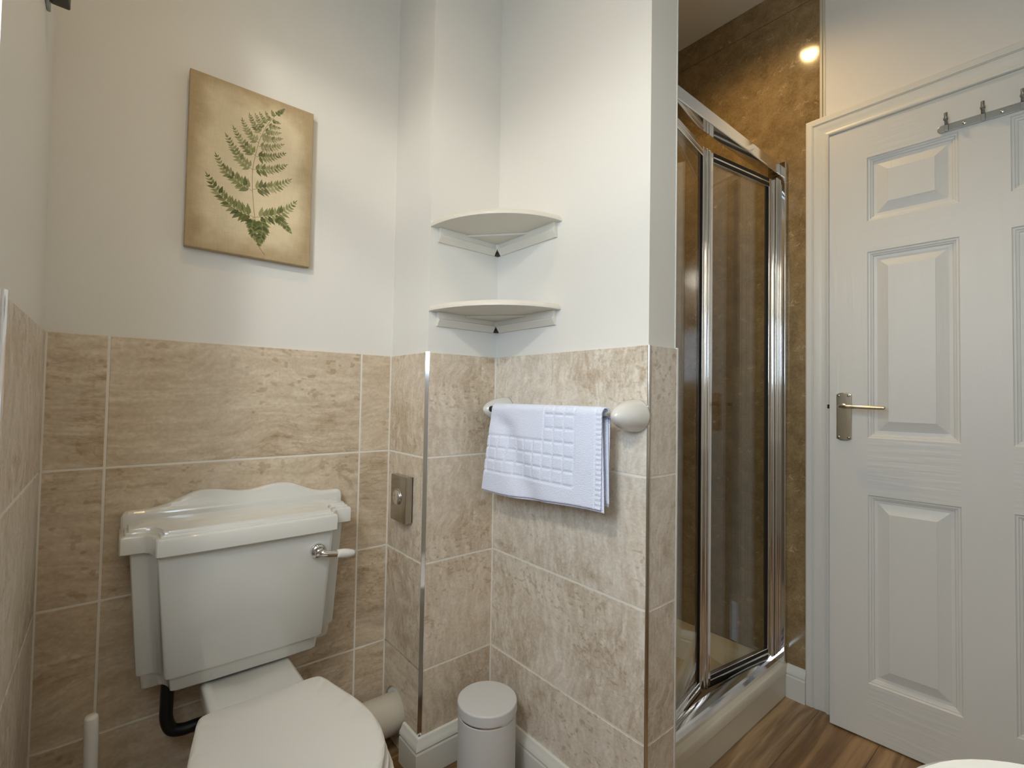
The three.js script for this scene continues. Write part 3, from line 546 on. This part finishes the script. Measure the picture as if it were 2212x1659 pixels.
// ------------------------------------------------------------------ canvas print
{
  const cw = 0.2983, ch = 0.4455, cv = document.createElement('canvas'); cv.width = 900; cv.height = 1344; const c = cv.getContext('2d');
  const r = rng(33), w = cv.width, h = cv.height, im = c.createImageData(w, h);
  for (let y = 0; y < h; y++) for (let x = 0; x < w; x++) {
    const u = x / w, v = y / h, e = Math.min(u, 1 - u) * 0.67, f = Math.min(v, 1 - v), n = fbm(u, v, 6, 9, 4, 81) - 0.5;
    const edge = 1 - sstep(0.0, 0.13, Math.min(e, f) + n * 0.10), weave = (vnoise(u * 450, v * 24, 450, 24, 83) - 0.5) * 8 + (vnoise(u * 20, v * 620, 20, 620, 85) - 0.5) * 8, st = n * 14;
    const k = (y * w + x) * 4;
    im.data[k] = lerp(216, 176, edge) + weave + st; im.data[k + 1] = lerp(200, 155, edge) + weave + st; im.data[k + 2] = lerp(166, 120, edge) + weave + st; im.data[k + 3] = 255;
  }
  c.putImageData(im, 0, 0);
  const P = (a) => { const o = []; for (let i = 0; i < a.length; i += 2) o.push([a[i] * w / 1000, a[i + 1] * h / 1000]); return o; };
  const curve = (pts) => new THREE.CatmullRomCurve3(pts.map(([x, y]) => new THREE.Vector3(x, y, 0)), false, 'centripetal');
  const line = (pts, lw, col) => { c.strokeStyle = col; c.lineCap = 'round'; const cu = curve(pts), n = 40; for (let i = 0; i < n; i++) { const a = cu.getPoint(i / n), b = cu.getPoint((i + 1) / n); c.lineWidth = lw * (1 - 0.5 * i / n); c.beginPath(); c.moveTo(a.x, a.y); c.lineTo(b.x, b.y); c.stroke(); } };
  const leaflet = (x, y, ang, len, wid, col) => {
    c.save(); c.translate(x, y); c.rotate(ang); c.fillStyle = col; c.beginPath(); c.moveTo(0, 0);
    const n = 5; for (let i = 1; i <= n; i++) { const t = i / n, e = wid * Math.sin(Math.PI * Math.pow(t, 0.62)) + 0.3; c.quadraticCurveTo(len * (t - 0.12), -e * 1.25, len * t, -e * 0.82); }
    for (let i = n; i >= 0; i--) { const t = i / n, e = wid * Math.sin(Math.PI * Math.pow(t, 0.62)); c.quadraticCurveTo(len * (t + 0.05), e * 1.25, len * t, e * 0.82); }
    c.fill(); c.strokeStyle = 'rgba(208,194,150,0.55)'; c.lineWidth = 1.4; c.beginPath(); c.moveTo(0, 0); c.lineTo(len * 0.85, 0); c.stroke(); c.restore();
  };
  const greens = ['#4b5227', '#5d6430', '#6d7440', '#3d4520', '#7c8150', '#565c2c'];
  function pinna(a, l0, dense, pale) {
    const pts = P(a), cu = curve(pts), L = cu.getLength(), n = Math.max(5, Math.round(L / dense));
    line(pts, 3.2, 'rgba(110,98,58,0.85)');
    for (let i = 0; i < n; i++) {
      const t = 0.10 + 0.88 * i / n, p = cu.getPointAt(t), tg = cu.getTangentAt(t), a0 = Math.atan2(tg.y, tg.x), len = 1.12 * l0 * Math.pow(1 - t, 0.62) * (0.8 + 0.35 * r()) + 7;
      for (const s of [-1, 1]) { c.globalAlpha = pale * (0.62 + 0.38 * r()); leaflet(p.x, p.y, a0 + s * (1.02 + 0.25 * r() - 0.35 * t), len, len * 0.19 + 1.5, greens[Math.floor(r() * greens.length)]); }
    }
    const e = cu.getPointAt(0.93), tg = cu.getTangentAt(0.96); c.globalAlpha = pale; leaflet(e.x, e.y, Math.atan2(tg.y, tg.x), L * 0.07 + 10, 3.4, greens[3]); c.globalAlpha = 1;
  }
  line(P([607, 976, 549, 917, 516, 762, 491, 594, 488, 469, 506, 386, 529, 302, 553, 249, 613, 153, 666, 95, 736, 40]), 4.2, 'rgba(120,100,66,0.9)');
  pinna([519, 761, 356, 728, 216, 648, 132, 564], 84, 30, 1); pinna([492, 605, 359, 558, 258, 511, 197, 438], 66, 28, 0.95); pinna([489, 477, 394, 435, 321, 367, 267, 307], 56, 26, 0.82);
  pinna([506, 386, 421, 343, 368, 302, 324, 251], 50, 25, 0.78); pinna([529, 302, 459, 272, 421, 234, 391, 187], 42, 23, 0.75); pinna([542, 243, 487, 202, 448, 145], 34, 20, 0.78);
  pinna([562, 207, 523, 169, 495, 133], 30, 19, 0.82); pinna([592, 167, 559, 143, 531, 117], 26, 17, 0.9); pinna([621, 143, 596, 122, 579, 100], 20, 14, 0.95); pinna([650, 110, 640, 95, 630, 78], 14, 11, 1);
  pinna([521, 757, 681, 721, 790, 662, 867, 594], 78, 34, 1); pinna([493, 593, 652, 550, 739, 513, 814, 465], 66, 30, 0.85); pinna([488, 473, 615, 450, 701, 419, 773, 383], 54, 26, 0.95);
  pinna([511, 389, 612, 374, 687, 345, 759, 313], 48, 24, 1); pinna([529, 322, 620, 312, 685, 289, 739, 261], 46, 23, 0.68); pinna([542, 259, 639, 255, 724, 229], 36, 20, 0.72);
  pinna([573, 216, 648, 213, 709, 198], 28, 18, 0.8); pinna([604, 176, 658, 174, 704, 168], 24, 15, 0.85); pinna([635, 140, 667, 139, 698, 140], 18, 12, 0.95); pinna([666, 95, 700, 70, 736, 40], 22, 11, 1);
  for (const [a, n, d] of [[[503, 762, 500, 840, 540, 905], 50, 9], [[572, 758, 578, 845, 556, 926], 62, 9], [[681, 725, 749, 754, 828, 807], 44, 12]]) pinna(a, n, d, 1);
  const t = new THREE.CanvasTexture(cv); t.colorSpace = THREE.SRGBColorSpace; t.anisotropy = 8;
  const g = tag(grp('canvas_print', [0.2766, 1.651, zB - PL]), 'beige canvas print of a green fern frond hanging above the toilet', 'picture');
  const face = slab(cw, ch, 0.018, 0.0015); face.translate(0, 0, 0.026);
  const p = face.attributes.position, uv = face.attributes.uv; for (let i = 0; i < p.count; i++) uv.setXY(i, p.getX(i) / cw + 0.5, p.getY(i) / ch + 0.5);
  mesh('print', face, new THREE.MeshStandardMaterial({ map: t, roughness: 0.85 }), g);
  mesh('stretcher', mergeGeometries([box(-cw / 2 + 0.004, cw / 2 - 0.004, -ch / 2 + 0.003, -ch / 2 + 0.03, 0.0005, 0.008), box(-cw / 2 + 0.004, cw / 2 - 0.004, ch / 2 - 0.03, ch / 2 - 0.003, 0.0005, 0.008), box(-cw / 2 + 0.004, -cw / 2 + 0.03, -ch / 2 + 0.03, ch / 2 - 0.03, 0.0005, 0.008), box(cw / 2 - 0.03, cw / 2 - 0.004, -ch / 2 + 0.03, ch / 2 - 0.03, 0.0005, 0.008)]), new THREE.MeshStandardMaterial({ color: 0xa58a63, roughness: 0.9 }), g);
}

// ------------------------------------------------------------------ towel rail and towel
const RX = 0.874, RY = 1.030;
{
  const t = tag(grp('towel_rail', [xP, 1.027, -0.917]), 'chrome towel rail held by two white ceramic holders on the tiled partition', 'towel rail');
  const X = RX - xP, Yr = RY - 1.027;
  mesh('rail', cyl(0.0075, 0.480, 'z', [X, Yr, 0], 24), chrome, t);
  for (const [z, nm] of [[-0.244, 0], [0.2385, 1]]) {
const hp = [[0, 0.0002], [0.0385, 0.0002]]; for (let i = 0; i <= 18; i++) { const x = 0.0865 * Math.sin((i / 18) * Math.PI / 2); hp.push([i === 18 ? 0 : 0.0385 * Math.pow(Math.max(0, 1 - Math.pow(x / 0.0865, 1.8)), 0.55), Math.max(0.004, x)]); }
    const g = lathe(hp, 40); g.rotateZ(Math.PI / 2); g.translate(0, Yr * 0.3, z);
    mesh('holder', g, new THREE.MeshPhysicalMaterial({ color: new THREE.Color(0xdedcd7), roughness: 0.15, clearcoat: 0.6 }), t);
    if (!nm) mesh('socket', cyl(0.0092, 0.010, 'z', [X, Yr, z + (nm ? -0.0205 : 0.0205)], 20), blackPlastic, t);
  }
}
{
  const tw = tag(grp('towel', [RX, RY, -0.92]), 'folded white towel with a woven grid of squares hanging on the towel rail', 'towel');
  const fab = dataTex(256, 256, (u, v) => { const n = (0.5 * vnoise(u * 128, v * 128, 128, 128, 91) + 0.5 * vnoise(u * 64, v * 110, 64, 110, 93)) * 255; return [n, n, n]; }, false, 9);
  const tm = new THREE.MeshPhysicalMaterial({ color: new THREE.Color(0xe6ecff), roughness: 0.95, sheen: 0.4, sheenRoughness: 0.6, bumpMap: fab, bumpScale: 0.0012 });
  // strip over the rail: v = 0 front bottom .. 1 back bottom, u = 0 left .. 1 right; returns the middle of the cloth and its outward direction
  const relief = (u, d) => {                            // d = metres below the rail on the front
    const cols = 11.4, k = u * cols, row = d / 0.0345;
    const inBand = row > 2.35 && row < 5.35 && u < 0.80, inCol = u > 0.535 && u < 0.80 && row < 5.35;
    let r = 0.0012;
    if (inBand || inCol) {
      const fu = (u - 0.80) / 0.0855, fv = (row - 5.35), e = (x) => { const f = x - Math.floor(x); return Math.min(f, 1 - f); };
      r = -0.0010 + 0.0023 * sstep(0.035, 0.15, Math.min(e(fu), e(fv)));
    } else {
      const m = Math.min(Math.abs(row - 2.35) + (u < 0.80 ? 0 : 9), Math.abs(row - 5.35) + (u < 0.80 ? 0 : 9), row < 5.35 ? Math.abs(u - 0.80) * 12 : 9);
      r = 0.0012 - 0.0020 * (1 - sstep(0.02, 0.18, m));
    }
    if (u > 0.955) { const s = (u - 0.955) / 0.045; r = s < 0.15 ? -0.0006 : 0.0004 + 0.0009 * Math.sin(d * 2 * Math.PI / 0.0115); }
    return r;
  };
  const cloth = (name, o) => {
    const NU = o.nu, NV = o.nv, rad = o.r, pts = [];
    const mid = (u, v) => {
      const fl = o.front + (o.fl ? o.fl(u) : 0), bl = o.back, arc = Math.PI * rad, tot = fl + arc + bl, s = v * tot;
      let x, y, nx, ny, d;
      if (s < fl) { d = fl - s; x = -rad; y = -d; nx = -1; ny = 0; } else if (s < fl + arc) { const a = (s - fl) / rad; x = -rad * Math.cos(a); y = rad * Math.sin(a); nx = -Math.cos(a); ny = Math.sin(a); d = -(s - fl) * 0 - 0.0; } else { d = s - fl - arc; x = rad; y = -d; nx = 1; ny = 0; }
      const dd = s < fl + arc ? Math.max(0, d) : d, front = s < fl + arc * 0.5;
      const lz = o.z0 + (o.sl || 0) * dd / 0.24, rz = o.z1 + (o.sr || 0) * dd / 0.24;
      let z = lerp(lz, rz, u);
      if (front) {                                       // a soft diagonal fold running down from the top left
        const q = (u - 0.09 - 1.55 * dd) / 0.10, sag = sstep(0, 0.05, dd);
        const f = Math.exp(-q * q) * 0.0115 * sag * o.fold; x += f; z += 0.004 * o.fold * sag * Math.tanh(q) * Math.exp(-q * q * 0.3);
        x -= o.fold * 0.004 * Math.sin(u * 5.2 + 0.6) * Math.min(1, dd / 0.15);
      } else x += 0.003 * Math.sin(u * 6) * Math.min(1, dd / 0.1);
      return { p: [x, y, z], n: [nx, ny, 0], s, fl, dd, front };
    };
    const outer = [], inner = [];
    for (let j = 0; j <= NV; j++) for (let i = 0; i <= NU; i++) {
      const u = i / NU, v = j / NV, m = mid(u, v), edge = Math.min(1, Math.min(u, 1 - u) / 0.006, Math.min(v, 1 - v) / 0.006), th = o.th * (0.35 + 0.65 * Math.sqrt(edge));
      const rl = o.relief && (m.front || m.dd < 0.001) ? relief(u, m.s < m.fl ? m.dd + 0.006 : Math.max(0, 0.006 - (m.s - m.fl))) : 0;
      outer.push(m.p.map((c, k) => c + m.n[k] * (th + rl))); inner.push(m.p.map((c, k) => c - m.n[k] * th));
    }
    const pos = [], uv = [], idx = [], n1 = NU + 1, N = outer.length, tot = o.front + o.back;
    for (const [arr] of [[outer], [inner]]) arr.forEach((p, q) => { pos.push(...p); uv.push((q % n1) / NU * 0.42, Math.floor(q / n1) / NV * tot); });
    for (let j = 0; j < NV; j++) for (let i = 0; i < NU; i++) { const a = j * n1 + i, b = a + 1, c = a + n1, d = c + 1; idx.push(a, b, d, a, d, c, N + a, N + d, N + b, N + a, N + c, N + d); }
    for (let i = 0; i < NU; i++) { idx.push(i, N + i, N + i + 1, i, N + i + 1, i + 1); const a = NV * n1 + i; idx.push(a, a + 1, N + a + 1, a, N + a + 1, N + a); }
    for (let j = 0; j < NV; j++) { const a = j * n1, b = a + n1; idx.push(a, b, N + b, a, N + b, N + a); const c = a + NU, d = c + n1; idx.push(c, N + d, d, c, N + c, N + d); }
    const g = new THREE.BufferGeometry(); g.setAttribute('position', new THREE.Float32BufferAttribute(pos, 3)); g.setAttribute('uv', new THREE.Float32BufferAttribute(uv, 2)); g.setIndex(idx); g.computeVertexNormals();
    return mesh(name, g, tm, tw);
  };
  cloth('outer_layer', { nu: 230, nv: 220, r: 0.0150, th: 0.0020, front: 0.238, back: 0.213, z0: -0.200, z1: 0.2090, sl: -0.042, sr: -0.002, fold: 1, relief: true, fl: (u) => -0.020 * sstep(0.15, 1, u) });
  cloth('inner_layer', { nu: 60, nv: 70, r: 0.0102, th: 0.0018, front: 0.243, back: 0.205, z0: -0.196, z1: 0.2060, sl: -0.042, sr: 0.008, fold: 0.9, relief: false, fl: (u) => -0.020 * sstep(0.15, 1, u) });
}

// ------------------------------------------------------------------ square chrome plate with a round button
{
  const g = tag(grp('push_plate', [xB, 0.7578, -1.3268]), 'polished square metal plate with a round chrome push button on the narrow tiled boxing', 'button plate');
  const mirror = new THREE.MeshStandardMaterial({ color: new THREE.Color(0.44, 0.42, 0.385), metalness: 1, roughness: 0.14 });
  mesh('plate', rbox(-0.0255, -0.0034, -0.068, 0.068, -0.047, 0.047, 0.0012), mirror, g);
  mesh('seal', box(-0.0034, -0.0001, -0.066, 0.066, -0.045, 0.045), rubber, g);
  const b = lathe([[0, 0.0062], [0.014, 0.0060], [0.0205, 0.0050], [0.022, 0.0035], [0.022, 0.0]], 36); b.rotateZ(Math.PI / 2); b.translate(-0.0256, 0.0035, -0.004);
  mesh('button', b, chrome, g);
  const rg = new THREE.TorusGeometry(0.0245, 0.0013, 8, 36); rg.rotateY(Math.PI / 2); rg.translate(-0.0256, 0.0035, -0.004); mesh('button_ring', rg, chrome, g);
}

// ------------------------------------------------------------------ bracket high on the left wall
{
  const g = tag(grp('wall_bracket', [xL - PL, 1.80, -1.262]), 'dark grey bracket high on the left wall, cut off by the photo top', 'bracket');
  mesh('plate', rbox(0.0002, 0.006, 0, 0.09, -0.028, 0.028, 0.002), steel, g);
  mesh('arm', rbox(0.006, 0.034, 0.014, 0.05, -0.022, 0.022, 0.003), new THREE.MeshStandardMaterial({ color: 0x4b4a42, roughness: 0.6 }), g);
}

// ------------------------------------------------------------------ washbasin below the camera
{
  const b = tag(grp('washbasin', [0.30, 0.006, 0.17]), 'rounded white rim of a washbasin at the bottom right edge of the photo', 'washbasin');
  const rr = (hx, z0, z1, rad, y) => { const r = []; for (const [cx, cz, s] of [[hx - rad, z0 + rad, -1], [hx - 0.02, z1 - 0.02, 0], [-hx + 0.02, z1 - 0.02, 1], [-hx + rad, z0 + rad, 2]]) { const R = cz < 0 ? rad : 0.02; for (let i = 0; i <= 14; i++) { const a = (s + i / 14) * Math.PI / 2; r.push([cx + R * Math.cos(a), y, cz + R * Math.sin(a)]); } } return r; };
  const z0 = -0.260, z1 = 0.248, hx = 0.244;
  mesh('bowl', loft([rr(0.10, -0.10, z1, 0.08, 0.62), rr(0.17, -0.19, z1, 0.10, 0.69), rr(0.225, -0.243, z1, 0.115, 0.755), rr(hx - 0.002, z0 + 0.002, z1, 0.12, 0.778), rr(hx, z0, z1, 0.12, 0.786), rr(hx - 0.001, z0 + 0.001, z1, 0.119, 0.796), rr(hx - 0.006, z0 + 0.006, z1 - 0.004, 0.115, 0.800), rr(hx - 0.032, z0 + 0.032, 0.12, 0.10, 0.798), rr(hx - 0.05, z0 + 0.05, 0.10, 0.09, 0.780), rr(0.14, -0.15, 0.06, 0.08, 0.69), rr(0.09, -0.10, 0.02, 0.06, 0.67)], 0.7), ceramic, b);
  mesh('pedestal', lathe([[0, 0], [0.115, 0], [0.115, 0.02], [0.085, 0.06], [0.075, 0.3], [0.085, 0.62], [0, 0.62]], 36).translate(0, 0, 0.10), ceramic, b);
}

// ------------------------------------------------------------------ ceiling spotlights
for (const s of SPOTS) {
  const g = tag(grp('ceiling_spotlight', [s.p[0], CEIL, s.p[1]]), s.label, 'ceiling light');
  mesh('bezel', lathe([[0.031, -0.002], [0.033, -0.006], [0.040, -0.006], [0.043, -0.003], [0.043, -0.0002], [0.031, -0.0002]], 40), chrome, g);
  mesh('lamp_lens', cyl(0.0305, 0.003, 'y', [0, -0.0022, 0], 32), new THREE.MeshStandardMaterial({ color: 0xfff2d8, roughness: 0.4, emissive: WARM, emissiveIntensity: 16 }), g);
  const l = new THREE.SpotLight(WARM, s.i, 0, 1.22, 0.75, 2); l.name = 'spotlight_lamp';
  l.position.set(s.p[0], CEIL - 0.010, s.p[1]); l.target.position.set(s.p[0], 0, s.p[1]); l.castShadow = true; l.shadow.radius = 1.4;
  scene.add(l); scene.add(l.target);
}

scene.traverse((o) => { if (o.isMesh) { o.castShadow = true; o.receiveShadow = true; } });
renderer.render(scene, camera);
